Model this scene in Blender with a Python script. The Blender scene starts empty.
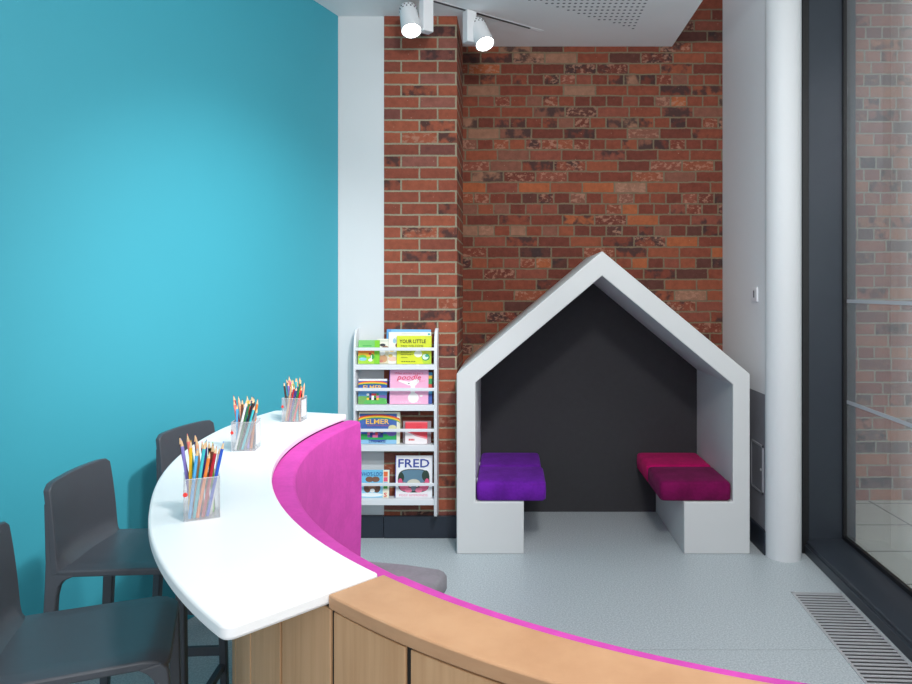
import bpy, bmesh, math, random
from mathutils import Vector, Matrix, Euler
random.seed(7)
C = bpy.context.scene.collection
PI = math.pi
F, VX, VY, EYE = 690.0, 509.0, 291.0, 1.56

def W(px, py, Y):            # photo point at depth Y
    return Vector(((px-VX)/F*Y, Y, EYE-(py-VY)/F*Y))
def G(px, py, z):            # photo point on a level plane
    Y = F*(EYE-z)/(py-VY)
    return Vector(((px-VX)/F*Y, Y, z))
def lin(c):
    return tuple((v/12.92 if v <= .04045 else ((v+.055)/1.055)**2.4) for v in (x/255 for x in c))

# ------------------------------------------------------------------ materials
MATS = {}
class NT:
    def __init__(s, name):
        s.m = bpy.data.materials.new(name); s.m.use_nodes = True
        s.t = s.m.node_tree; s.n = s.t.nodes; s.l = s.t.links
        s.b = s.n['Principled BSDF']; s.out = s.n['Material Output']
    def put(s, sock, v):
        if isinstance(v, bpy.types.NodeSocket): s.l.new(v, sock)
        elif isinstance(v, (tuple, list)) and sock.type == 'RGBA': sock.default_value = (*v[:3], 1)
        else: sock.default_value = v
    def math(s, op, a, b=0.0, c=None, clamp=False):
        n = s.n.new('ShaderNodeMath'); n.operation = op; n.use_clamp = clamp
        s.put(n.inputs[0], a); s.put(n.inputs[1], b)
        if c is not None: s.put(n.inputs[2], c)
        return n.outputs[0]
    def mix(s, f, a, b, mode='MIX'):
        n = s.n.new('ShaderNodeMix'); n.data_type = 'RGBA'; n.blend_type = mode
        s.put(n.inputs[0], f); s.put(n.inputs[6], a); s.put(n.inputs[7], b)
        return n.outputs[2]
    def coord(s, which='Object'):
        return s.n.new('ShaderNodeTexCoord').outputs[which]
    def sep(s, v):
        n = s.n.new('ShaderNodeSeparateXYZ'); s.l.new(v, n.inputs[0]); return n.outputs
    def comb(s, x, y, z=0.0):
        n = s.n.new('ShaderNodeCombineXYZ')
        s.put(n.inputs[0], x); s.put(n.inputs[1], y); s.put(n.inputs[2], z); return n.outputs[0]
    def noise(s, v, scale, detail=3, rough=.5):
        n = s.n.new('ShaderNodeTexNoise'); s.l.new(v, n.inputs['Vector'])
        n.inputs['Scale'].default_value = scale; n.inputs['Detail'].default_value = detail
        n.inputs['Roughness'].default_value = rough
        return n.outputs[0]
    def white(s, v):
        n = s.n.new('ShaderNodeTexWhiteNoise'); n.noise_dimensions = '3D'; s.l.new(v, n.inputs['Vector'])
        return n.outputs['Value']
    def ramp(s, f, stops, interp='LINEAR'):
        n = s.n.new('ShaderNodeValToRGB'); s.put(n.inputs[0], f); e = n.color_ramp.elements
        n.color_ramp.interpolation = interp
        while len(e) < len(stops): e.new(.5)
        for k, (p, c) in enumerate(stops):
            e[k].position = p; e[k].color = (*c, 1)
        return n.outputs[0]
    def sstep(s, v, a, b):
        n = s.n.new('ShaderNodeMapRange'); n.interpolation_type = 'SMOOTHSTEP'
        s.put(n.inputs[0], v); n.inputs[1].default_value = a; n.inputs[2].default_value = b
        return n.outputs[0]
    def bump(s, h, strength=.3, dist=.01):
        n = s.n.new('ShaderNodeBump'); s.put(n.inputs['Height'], h)
        n.inputs['Strength'].default_value = strength; n.inputs['Distance'].default_value = dist
        s.l.new(n.outputs[0], s.b.inputs['Normal'])
    def scale3(s, v, x, y, z):
        n = s.n.new('ShaderNodeVectorMath'); n.operation = 'MULTIPLY'
        s.l.new(v, n.inputs[0]); n.inputs[1].default_value = (x, y, z); return n.outputs[0]

def plain(name, rgb, rough=.5, metal=0, var=.05, scale=12, spec=None, sheen=0, bump=0, emit=0):
    """paint / plastic / cloth with a slight procedural unevenness"""
    if name in MATS: return MATS[name]
    t = NT(name); c = lin(rgb)
    v = t.coord()
    n = t.noise(v, scale, 3)
    lo = tuple(x*(1-var) for x in c); hi = tuple(min(1, x*(1+var)) for x in c)
    t.put(t.b.inputs['Base Color'], t.mix(n, lo, hi))
    t.b.inputs['Roughness'].default_value = rough; t.b.inputs['Metallic'].default_value = metal
    if spec is not None: t.b.inputs['Specular IOR Level'].default_value = spec
    if sheen: t.b.inputs['Sheen Weight'].default_value = sheen
    if bump: t.bump(t.noise(v, scale*20, 4), bump, .004)
    if emit:
        t.b.inputs['Emission Color'].default_value = (*c, 1); t.b.inputs['Emission Strength'].default_value = emit
    MATS[name] = t.m
    return t.m

def velvet(name, rgb, sheen=.5, var=.2):
    if name in MATS: return MATS[name]
    t = NT(name); c = lin(rgb); v = t.coord()
    n = t.math('ADD', t.math('MULTIPLY', t.noise(v, 9, 5, .6), .7), t.math('MULTIPLY', t.noise(v, 60, 3), .3))
    lo = tuple(x*(1-var) for x in c); hi = tuple(min(1, x*(1+var)) for x in c)
    t.put(t.b.inputs['Base Color'], t.mix(t.sstep(n, .35, .65), lo, hi))
    t.b.inputs['Roughness'].default_value = .9; t.b.inputs['Specular IOR Level'].default_value = .15
    t.b.inputs['Sheen Weight'].default_value = sheen
    t.b.inputs['Sheen Tint'].default_value = (*[min(1, x*1.5+.1) for x in c], 1)
    t.bump(t.noise(v, 350, 3), .15, .002)
    MATS[name] = t.m
    return t.m

def brick_mat(name, w, h, u0, z0, stops, mortar, header, pale, dark, jitter, tone=1.0):
    t = NT(name); o = t.coord(); s = t.sep(o)
    nz = t.noise(o, 9, 3); nz2 = t.noise(o, 34, 4)
    wob = t.math('MULTIPLY', t.math('SUBTRACT', nz, .5), jitter)
    wob2 = t.math('MULTIPLY', t.math('SUBTRACT', nz2, .5), jitter*.7)
    u = t.math('ADD', t.math('ADD', t.math('ADD', s[0], s[1]), -u0), wob2)
    z = t.math('ADD', t.math('ADD', s[2], -z0), t.math('ADD', wob, wob2))
    zr = t.math('DIVIDE', z, h); row = t.math('FLOOR', zr); fz = t.math('FRACT', zr)
    r1 = t.white(t.comb(row, 3.7, 1.3)); r2 = t.white(t.comb(row, 9.1, 5.3))
    isH = t.math('LESS_THAN', r1, header)
    ww = t.math('MULTIPLY', t.math('SUBTRACT', 1.0, t.math('MULTIPLY', isH, .5)), w)
    off = t.math('MULTIPLY', t.math('MODULO', t.math('ADD', row, 100), 2), .5)
    if header > 0: off = t.math('ADD', off, t.math('MULTIPLY', r2, .3))
    uu = t.math('ADD', t.math('DIVIDE', u, ww), off)
    col = t.math('FLOOR', uu); fx = t.math('FRACT', uu)
    dx = t.math('MULTIPLY', t.math('MINIMUM', fx, t.math('SUBTRACT', 1, fx)), ww)
    dz = t.math('MULTIPLY', t.math('MINIMUM', fz, t.math('SUBTRACT', 1, fz)), h)
    e = t.math('ADD', t.math('MINIMUM', dx, dz), t.math('MULTIPLY', t.math('SUBTRACT', t.noise(o, 90, 3), .5), .006))
    mask = t.sstep(e, .0035, .0075)
    rnd = t.white(t.comb(col, row, 2.2)); rnd2 = t.white(t.comb(col, row, 7.7)); rnd3 = t.white(t.comb(col, row, 4.4))
    base = t.ramp(rnd, [(p, tuple(x*tone for x in lin(c))) for p, c in stops], 'CONSTANT')
    shade = t.math('ADD', .5, t.math('MULTIPLY', t.noise(o, 24, 7, .7), 1.0))
    base = t.mix(1.0, base, t.comb(shade, shade, shade), 'MULTIPLY')
    blot = t.sstep(t.noise(o, 16, 4), .42, .62)
    dm = t.math('MULTIPLY', t.math('LESS_THAN', rnd2, dark), t.math('MULTIPLY', blot, .85))
    base = t.mix(dm, base, tuple(x*tone for x in lin((66, 52, 52))))
    bl2 = t.sstep(t.noise(t.scale3(o, 1.3, 1.3, 1.9), 24, 4, .65), .5, .6)
    pm = t.math('MULTIPLY', t.math('LESS_THAN', rnd3, pale), t.math('MULTIPLY', bl2, .65))
    base = t.mix(pm, base, tuple(x*tone for x in lin((188, 140, 118))))
    speck = t.sstep(t.noise(o, 75, 2), .73, .78)
    base = t.mix(t.math('MULTIPLY', speck, .55), base, tuple(x*tone for x in lin((205, 180, 160))))
    mcol = t.mix(t.noise(o, 40, 4), tuple(x*tone*.75 for x in lin(mortar)), tuple(x*tone*1.2 for x in lin(mortar)))
    t.put(t.b.inputs['Base Color'], t.mix(mask, mcol, base))
    t.b.inputs['Roughness'].default_value = .85; t.b.inputs['Specular IOR Level'].default_value = .3
    t.bump(t.math('ADD', mask, t.math('MULTIPLY', t.noise(o, 55, 5, .65), .7)), .55, .008)
    MATS[name] = t.m
    return t.m

def wood_mat(name, a, b, axis='z'):
    t = NT(name); o = t.coord()
    v = t.scale3(o, *((60, 60, 3) if axis == 'z' else (9, 9, 40)))
    n = t.noise(v, 1.0, 5, .6); n2 = t.noise(t.scale3(o, *((14, 14, 1.2) if axis == 'z' else (3, 3, 8))), 1.0, 3)
    f = t.math('ADD', t.math('MULTIPLY', n, .6), t.math('MULTIPLY', n2, .5))
    t.put(t.b.inputs['Base Color'], t.mix(t.sstep(f, .35, .75), lin(a), lin(b)))
    t.b.inputs['Roughness'].default_value = .45
    t.bump(n, .08, .002)
    MATS[name] = t.m
    return t.m

def floor_mat():
    t = NT('speckled_vinyl'); o = t.coord(); s = t.sep(o)
    n = t.noise(o, 130, 2); n2 = t.noise(o, 2.2, 3); n3 = t.noise(o, 60, 3)
    c = t.mix(t.sstep(n, .32, .7), lin((160, 170, 176)), lin((202, 209, 212)))
    c = t.mix(t.math('MULTIPLY', n3, .25), c, lin((178, 186, 190)))
    c = t.mix(t.math('MULTIPLY', n2, .25), c, lin((176, 186, 193)))
    seam = t.math('LESS_THAN', t.math('ABSOLUTE', t.math('ADD', s[1], -3.0)), .0022)
    seam = t.math('MULTIPLY', seam, t.math('GREATER_THAN', s[0], .5))
    c = t.mix(t.math('MULTIPLY', seam, .45), c, lin((96, 106, 112)))
    t.put(t.b.inputs['Base Color'], c)
    t.b.inputs['Roughness'].default_value = .42; t.b.inputs['Specular IOR Level'].default_value = .4
    t.bump(n, .05, .001)
    return t.m

def ceiling_mat():
    """white plasterboard with a field of round perforations"""
    t = NT('perforated_plasterboard'); o = t.coord(); s = t.sep(o); p = .035
    q = .05
    fx = t.math('MULTIPLY', t.math('SUBTRACT', t.math('FRACT', t.math('DIVIDE', s[0], p)), .5), p)
    fy = t.math('MULTIPLY', t.math('SUBTRACT', t.math('FRACT', t.math('DIVIDE', s[1], q)), .5), q)
    d = t.math('SQRT', t.math('ADD', t.math('MULTIPLY', fx, fx), t.math('MULTIPLY', fy, fy)))
    hole = t.math('SUBTRACT', 1.0, t.sstep(d, .0075, .0105))
    # region: whole cells only
    cx = t.math('MULTIPLY', t.math('FLOOR', t.math('DIVIDE', s[0], p)), p)
    cy = t.math('MULTIPLY', t.math('FLOOR', t.math('DIVIDE', s[1], q)), q)
    a = t.math('LESS_THAN', cx, .84)
    b = t.math('LESS_THAN', t.math('SUBTRACT', cy, t.math('MULTIPLY', cx, .654)), 4.126-.654*.108-.02)
    c = t.math('GREATER_THAN', t.math('SUBTRACT', cy, t.math('MULTIPLY', cx, .654)), 2.9)
    m = t.math('MULTIPLY', t.math('MULTIPLY', hole, a), t.math('MULTIPLY', b, c))
    base = t.mix(t.noise(o, 3, 2), lin((240, 242, 243)), lin((246, 247, 248)))
    t.put(t.b.inputs['Base Color'], t.mix(m, base, lin((112, 118, 124))))
    t.b.inputs['Roughness'].default_value = .8
    return t.m

def dado_mat():
    """white wall, painted grey below 0.95 m"""
    t = NT('two_tone_paint'); o = t.coord(); s = t.sep(o)
    f = t.math('LESS_THAN', s[2], .945)
    c = t.mix(f, lin((225, 228, 232)), lin((128, 130, 138)))
    c = t.mix(t.math('MULTIPLY', t.noise(o, 3, 2), .06), c, lin((150, 150, 160)))
    t.put(t.b.inputs['Base Color'], c); t.b.inputs['Roughness'].default_value = .6
    return t.m

def glass_mat(name, tint, gloss_r=.02, haze=0.0, base_f=.05):
    """clear sheet: see-through with a Fresnel reflection and, if asked, a little milky haze"""
    t = NT(name); n = t.n
    tr = n.new('ShaderNodeBsdfTransparent'); tr.inputs[0].default_value = (*tint, 1)
    gl = n.new('ShaderNodeBsdfGlossy'); gl.inputs['Roughness'].default_value = gloss_r
    lw = n.new('ShaderNodeLayerWeight'); lw.inputs[0].default_value = .5
    fr = t.math('ADD', base_f, t.math('MULTIPLY', .9, t.math('POWER', lw.outputs['Facing'], 5.0)))
    mx = n.new('ShaderNodeMixShader'); t.l.new(fr, mx.inputs[0]); t.l.new(tr.outputs[0], mx.inputs[1]); t.l.new(gl.outputs[0], mx.inputs[2])
    last = mx
    if haze:
        df = n.new('ShaderNodeBsdfDiffuse'); df.inputs[0].default_value = (.85, .85, .87, 1)
        m2 = n.new('ShaderNodeMixShader'); m2.inputs[0].default_value = haze
        t.l.new(mx.outputs[0], m2.inputs[1]); t.l.new(df.outputs[0], m2.inputs[2]); last = m2
    t.l.new(last.outputs[0], t.out.inputs[0])
    return t.m

def paving_mat():
    t = NT('stone_paving'); o = t.coord(); s = t.sep(o)
    n = t.noise(o, 5, 5); n2 = t.noise(o, 60, 3)
    fx = t.math('FRACT', t.math('DIVIDE', t.math('ADD', s[0], .12), .9)); fy = t.math('FRACT', t.math('DIVIDE', t.math('ADD', s[1], .06), .45))
    dx = t.math('MULTIPLY', t.math('MINIMUM', fx, t.math('SUBTRACT', 1, fx)), .9)
    dy = t.math('MULTIPLY', t.math('MINIMUM', fy, t.math('SUBTRACT', 1, fy)), .45)
    j = t.math('LESS_THAN', t.math('MINIMUM', dx, dy), .006)
    c = t.mix(n, lin((205, 206, 198)), lin((228, 228, 220)))
    c = t.mix(t.math('MULTIPLY', n2, .25), c, lin((196, 198, 192)))
    t.put(t.b.inputs['Base Color'], t.mix(j, c, lin((98, 98, 92)))); t.b.inputs['Roughness'].default_value = .8
    return t.m

# ------------------------------------------------------------------ mesh helpers
class MB:
    def __init__(s): s.v = []; s.f = []; s.m = []
    def add(s, vs, fs, mi=0):
        k = len(s.v); s.v += [tuple(p) for p in vs]
        for f in fs: s.f.append(tuple(i+k for i in f)); s.m.append(mi)
        return s
    def box(s, a, b, mi=0, M=None):
        x0, y0, z0 = a; x1, y1, z1 = b
        vs = [Vector(p) for p in ((x0,y0,z0),(x1,y0,z0),(x1,y1,z0),(x0,y1,z0),(x0,y0,z1),(x1,y0,z1),(x1,y1,z1),(x0,y1,z1))]
        if M: vs = [M @ p for p in vs]
        return s.add(vs, [(0,3,2,1),(4,5,6,7),(0,1,5,4),(1,2,6,5),(2,3,7,6),(3,0,4,7)], mi)
    def prism(s, poly, a, b, fn, mi=0):
        """extrude 2-D polygon between a and b; fn(u, v, w) -> point"""
        n = len(poly); vs = [fn(u, v, a) for u, v in poly]+[fn(u, v, b) for u, v in poly]
        fs = [tuple(range(n)), tuple(range(2*n-1, n-1, -1))]+[(i, i+n, (i+1) % n+n, (i+1) % n) for i in range(n)]
        return s.add(vs, fs, mi)
    def arc(s, c, r0, r1, z0, z1, a0, a1, n, mi=0):
        """annular sector, angles in degrees"""
        vs = []; fs = []
        for k in range(n+1):
            a = math.radians(a0+(a1-a0)*k/n); ca, sa = math.cos(a), math.sin(a)
            vs += [(c[0]+r0*ca, c[1]+r0*sa, z0), (c[0]+r1*ca, c[1]+r1*sa, z0), (c[0]+r1*ca, c[1]+r1*sa, z1), (c[0]+r0*ca, c[1]+r0*sa, z1)]
        for k in range(n):
            b = 4*k
            for i in range(4):
                j = (i+1) % 4; fs.append((b+i, b+j, b+4+j, b+4+i))
        fs += [(0, 3, 2, 1), (4*n, 4*n+1, 4*n+2, 4*n+3)]
        return s.add(vs, fs, mi)
    def loft(s, rings, mi=0, caps=True):
        n = len(rings[0]); vs = [p for r in rings for p in r]; fs = []
        for k in range(len(rings)-1):
            for i in range(n):
                j = (i+1) % n; fs.append((k*n+i, k*n+j, (k+1)*n+j, (k+1)*n+i))
        if caps: fs += [tuple(range(n-1, -1, -1)), tuple(range((len(rings)-1)*n, len(rings)*n))]
        return s.add(vs, fs, mi)
    def cyl(s, p, q, r0, r1=None, n=16, mi=0):
        p, q = Vector(p), Vector(q); r1 = r0 if r1 is None else r1
        d = (q-p).normalized(); x = d.orthogonal().normalized(); y = d.cross(x)
        return s.loft([[c+r*(x*math.cos(2*PI*i/n)+y*math.sin(2*PI*i/n)) for i in range(n)] for c, r in ((p, r0), (q, r1))], mi)
    def bar(s, p, q, w, h, w1=None, h1=None, mi=0, side=(1, 0, 0)):
        """tapered rectangular bar"""
        p, q = Vector(p), Vector(q); w1 = w1 or w; h1 = h1 or h; d = (q-p).normalized()
        x = Vector(side); x = (x-d*x.dot(d)).normalized(); y = d.cross(x)
        R = lambda c, a, b: [c+x*a/2*i+y*b/2*j for i, j in ((-1,-1),(1,-1),(1,1),(-1,1))]
        return s.loft([R(p, w, h), R(q, w1, h1)], mi)
    def lathe(s, prof, n=32, mi=0, c=(0, 0)):
        return s.loft([[(c[0]+r*math.cos(2*PI*i/n), c[1]+r*math.sin(2*PI*i/n), z) for i in range(n)] for r, z in prof], mi)

def obj(name, mb, mats, parent=None, bevel=0, seg=2, smooth=False, sub=0, loc=None):
    me = bpy.data.meshes.new(name); me.from_pydata(mb.v, [], mb.f); me.update()
    bm = bmesh.new(); bm.from_mesh(me); bmesh.ops.recalc_face_normals(bm, faces=bm.faces); bm.to_mesh(me); bm.free()
    for m in (mats if isinstance(mats, (list, tuple)) else [mats]): me.materials.append(m)
    for p, i in zip(me.polygons, mb.m): p.material_index = i
    o = bpy.data.objects.new(name, me); C.objects.link(o)
    if parent is not None: o.parent = parent
    if loc is not None: o.location = loc
    if bevel:
        b = o.modifiers.new('bevel', 'BEVEL'); b.width = bevel; b.segments = seg; b.limit_method = 'ANGLE'; b.angle_limit = math.radians(40)
    if sub:
        b = o.modifiers.new('subdivision', 'SUBSURF'); b.levels = sub; b.render_levels = sub
    if bevel or smooth or sub:
        for p in me.polygons: p.use_smooth = True
        if not sub: me.set_sharp_from_angle(angle=math.radians(50))
    return o
def wobj(name, mb, mats, parent, **k):
    """part whose mesh is written in world coordinates, under an unrotated parent"""
    o = obj(name, mb, mats, parent, **k); o.location = -parent.location; return o
def tag(o, label, cat, group=None):
    o['label'] = label; o['category'] = cat
    if group: o['group'] = group
    return o
def thing(name, label, cat, loc=(0, 0, 0), rz=0, group=None):
    o = bpy.data.objects.new(name, None); o.empty_display_size = .05; C.objects.link(o)
    o.location = loc; o.rotation_euler = (0, 0, rz)
    return tag(o, label, cat, group)
def struct(name, mb, mat, parent=None, **k):
    o = obj(name, mb, mat, parent, **k)
    if parent is None: o['kind'] = 'structure'
    return o
def copy_tree(o, parent=None):
    c = o.copy(); C.objects.link(c)
    if parent is not None: c.parent = parent
    for ch in list(o.children): copy_tree(ch, c)
    return c

# ------------------------------------------------------------------ materials used
teal = plain('teal_paint', (60, 162, 182), .6, var=.03, scale=1.5, spec=.5)
white_paint = plain('white_wall_paint', (212, 217, 220), .6, var=.02, scale=2)
column_paint = plain('column_paint', (214, 218, 221), .6, var=.02, scale=2)
skirt = plain('navy_skirting', (34, 42, 54), .45, var=.06)
white_top = plain('white_laminate', (244, 245, 247), .35, var=.01)
white_lacquer = plain('white_lacquer', (224, 227, 232), .4, var=.01)
oak = wood_mat('oak_panel', (192, 147, 106), (210, 167, 126))
oak_cap = wood_mat('oak_cap', (182, 136, 100), (198, 153, 116), 'x')
black = plain('black_void', (16, 16, 18), .7)
magenta = velvet('magenta_velvet', (196, 71, 164), .12, .08)
purple = velvet('purple_velvet', (98, 28, 148), .3, .22)
hot_pink = velvet('raspberry_velvet', (178, 8, 92), .3, .18)
plum = velvet('plum_velvet', (108, 10, 70), .3, .22)
grey_cloth = velvet('grey_cloth', (128, 126, 132), .2, .1)
house_grey = plain('grey_satin_paint', (206, 209, 210), .45, var=.025, scale=3)
charcoal = plain('charcoal_felt', (52, 52, 56), .9, var=.12, scale=30)
stool_pl = plain('anthracite_plastic', (72, 76, 84), .38, var=.06, scale=40, bump=.05)
steel_black = plain('black_powdercoat', (22, 22, 25), .5)
frame_dark = plain('anthracite_aluminium', (56, 63, 72), .38, metal=.35, var=.04)
frame_black = plain('black_gasket', (14, 16, 20), .5)
grille_steel = plain('brushed_aluminium', (196, 198, 202), .4, metal=.35, var=.05, scale=60)
spot_white = plain('white_plastic', (230, 233, 236), .4, var=.01)
lens = plain('lit_lens', (255, 250, 240), .3, var=0, emit=14)
glass = glass_mat('window_glass', (.93, .96, .95), haze=.12, base_f=.13)  # diffuse haze paints in the pale veil of reflections on the pane
acrylic = glass_mat('clear_acrylic', (.95, .95, .96), .05, haze=.13)
brick_pier = brick_mat('pier_brick', .231, .0749, -.791+4.36, .02,
    [(0, (160, 86, 66)), (.2, (150, 80, 62)), (.4, (168, 92, 68)), (.55, (142, 77, 61)), (.7, (156, 84, 62)), (.84, (128, 76, 68)), (.94, (150, 92, 80))],
    (170, 160, 136), 0, .08, .22, .004, .82)
brick_back = brick_mat('old_brick', .228, .0768, .1, .03,
    [(0, (142, 75, 56)), (.18, (130, 67, 52)), (.34, (154, 84, 60)), (.46, (118, 62, 50)), (.58, (144, 80, 64)), (.70, (176, 98, 62)), (.79, (100, 60, 52)), (.86, (140, 90, 74)), (.95, (160, 116, 94))],
    (134, 118, 96), .2, .22, .25, .012, .8)
brick_out = brick_mat('outside_brick', .235, .085, .3, .055,
    [(0, (184, 120, 104)), (.25, (170, 108, 96)), (.45, (194, 132, 112)), (.6, (150, 104, 96)), (.75, (200, 138, 112)), (.9, (130, 104, 102))],
    (190, 184, 170), .2, .35, .2, .008, .9)

# ------------------------------------------------------------------ the room
Yp, Yw, CEIL = 4.367, 4.91, 3.3
def teal_x(Y):
    t = Yp-Y; return -1.082-.35*t-.05*t*t
struct('floor', MB().box((-5, -2, -.1), (2.0, 5.0, 0)), floor_mat())
mb = MB(); N = 40; pts = [(teal_x(Yp-5.4*k/N), Yp-5.4*k/N) for k in range(N+1)]
poly = pts+[(x-.1, y+.02) for x, y in reversed(pts)]
vs = [(x, y, z) for z in (0, 3.3) for x, y in pts]
mb.add(vs, [(k, k+1, N+2+k, N+1+k) for k in range(N)])
vs = [(x-.12, y+.03, z) for z in (0, 3.3) for x, y in pts]
mb.add(vs, [(k, k+1, N+2+k, N+1+k) for k in range(N)])
struct('wall_left', mb, teal, smooth=True)
struct('wall_corner', MB().box((-1.3, Yp+.004, 0), (-.79, 5.0, CEIL)), white_paint)
struct('wall_pier', MB().box((-.791, Yp, 0), (-.329, 5.02, CEIL)), brick_pier)
struct('wall_back', MB().box((-.33, Yw, 0), (1.55, 5.1, 4.3)), brick_back)
struct('wall_right', MB().box((1.52, 4.06, 0), (1.62, 5.0, 4.3)), dado_mat())
struct('wall_filler', MB().box((1.60, 4.14, 0), (2.06, 4.9, 4.3)), white_paint)  # added filler behind the column, carried back to block outside light
struct('ceiling', MB().box((-5, -2, CEIL), (1.16, 4.93, 3.5)), ceiling_mat())
struct('ceiling_upper', MB().box((1.1, -2, 4.3), (2.1, 5.0, 4.4)), white_paint)
struct('baseboard_left', MB().box((-1.078, Yp-.012, 0), (-.793, Yp+.01, .142)), skirt, bevel=.002)
struct('baseboard_pier', MB().box((-.789, Yp-.016, 0), (-.315, Yp+.01, .14)), skirt, bevel=.002)
struct('baseboard_back', MB().box((-.31, Yw-.015, 0), (1.5, Yw+.01, .14)), skirt, bevel=.002)
struct('baseboard_right', MB().box((1.505, 4.07, 0), (1.53, Yw-.02, .14)), skirt, bevel=.002)
mb = MB().lathe([(.1, 0), (.1, 4.3)], 48, c=(1.613, 4.06))
struct('column', mb, column_paint, smooth=True)

# window: local x outward, local y away from the camera
win = bpy.data.objects.new('window_1', None); C.objects.link(win)
win.location = (1.757, 4.11, 0); win.rotation_euler = (0, 0, -math.atan(.055)); win['kind'] = 'structure'
mb = MB().box((-.012, .0, 0), (.30, .06, 4.3))
obj('frame_jamb', mb, frame_dark, win)
obj('frame_edge', MB().box((-.014, -.012, 0), (.026, .002, 4.3)), frame_black, win, bevel=.003)
obj('frame_gasket', MB().box((.222, -.018, .08), (.243, .001, 4.3)).box((.222, -4.6, .08), (.243, -.022, .112)), frame_black, win)
mb = MB().prism([(0, 0), (.0, .052), (.012, .055), (.012, .072), (.02, .078), (.234, .09), (.234, 0)], -4.6, 0, lambda u, v, w: (u, w, v))
obj('window_sill', mb, frame_dark, win, bevel=.002)
obj('glass_pane', MB().box((.243, -4.6, .09), (.251, -.004, 4.3)), glass, win)
strip = plain('frosted_strip', (176, 180, 186), .6)
for z in (.905, 1.50):
    obj('manifestation_strip', MB().box((.2395, -4.6, z-.01), (.2425, -.02, z+.01)), strip, win)

# outside
struct('wall_exterior', MB().box((1.9, 4.95, -.1), (6.0, 5.2, 5.2)), brick_out)
struct('ground_exterior', MB().box((1.95, -2, -.15), (7, 4.96, .055)), paving_mat())

# trench grille in the floor beside the window
R = Matrix.Rotation(-math.atan(.055), 4, 'Z')
gr = thing('floor_grille', 'long silver ventilation grille set into the floor beside the dark window sill', 'grille', (1.757, 4.11, 0), -math.atan(.055))
x0, x1, y0, y1 = -.268, -.012, -2.6, -.555
mb = MB().box((x0, y0, -.004), (x0+.012, y1, .004)).box((x1-.01, y0, -.004), (x1, y1, .004)).box((x0, y1-.01, -.004), (x1, y1, .004)).box((x0, y0, -.004), (x1, y0+.01, .004))
obj('frame', mb, grille_steel, gr)
mb = MB(); y = y0+.014
while y < y1-.014:
    mb.box((x0+.012, y, -.004), (x1-.01, y+.015, .0032)); y += .029
obj('slats', mb, grille_steel, gr)
obj('trench', MB().box((x0+.012, y0+.01, .0002), (x1-.01, y1-.01, .0006)), black, gr)

# switch and access panel on the right-hand wall
sw = thing('wall_switch', 'small white switch plate on the pale wall left of the round column', 'switch', (1.52, 4.255, 1.495))
obj('plate', MB().box((-.009, -.043, 0), (.001, .043, .088)), white_lacquer, sw, bevel=.002)
obj('rocker', MB().box((-.013, -.006, .025), (-.008, .006, .068)), plain('grey_rocker', (92, 94, 102), .5), sw)
ap = thing('access_panel', 'small grey access hatch low on the wall between playhouse and column', 'hatch', (1.52, 4.22, .345))
dado_grey = plain('dado_grey', (120, 122, 130), .6)
obj('frame', MB().box((-.006, -.1, 0), (.001, -.088, .29)).box((-.006, .088, 0), (.001, .1, .29)).box((-.006, -.1, 0), (.001, .1, .012)).box((-.006, -.1, .278), (.001, .1, .29)), plain('hatch_frame', (160, 162, 170), .5), ap)
obj('door', MB().box((-.004, -.087, .013), (.001, .087, .277)), dado_grey, ap)
obj('lock', MB().cyl((-.008, -.07, .14), (-.003, -.07, .14), .008), grille_steel, ap)

# ------------------------------------------------------------------ playhouse nook
X0, X1, Y0, Y1 = -.311, 1.429, 4.09, 4.895
XC = .552; ZE, ZA, T = 1.068, 1.797, .112
sl = math.atan2(ZA-ZE, XC-X0); TZ = T/math.cos(sl)
ph = thing('playhouse_nook', 'pale grey house-shaped reading nook with two built-in benches against the brick wall', 'reading nook', (XC, Y0, 0))
xi0, xi1 = X0+T, X1-.101; zi = ZA-TZ; zei = zi-(XC-xi0)*math.tan(sl)
fn = lambda u, v, w: (u, w, v)
BZ = .308
zer = zi-(xi1-XC)*(ZA-ZE)/(X1-XC)
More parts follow.
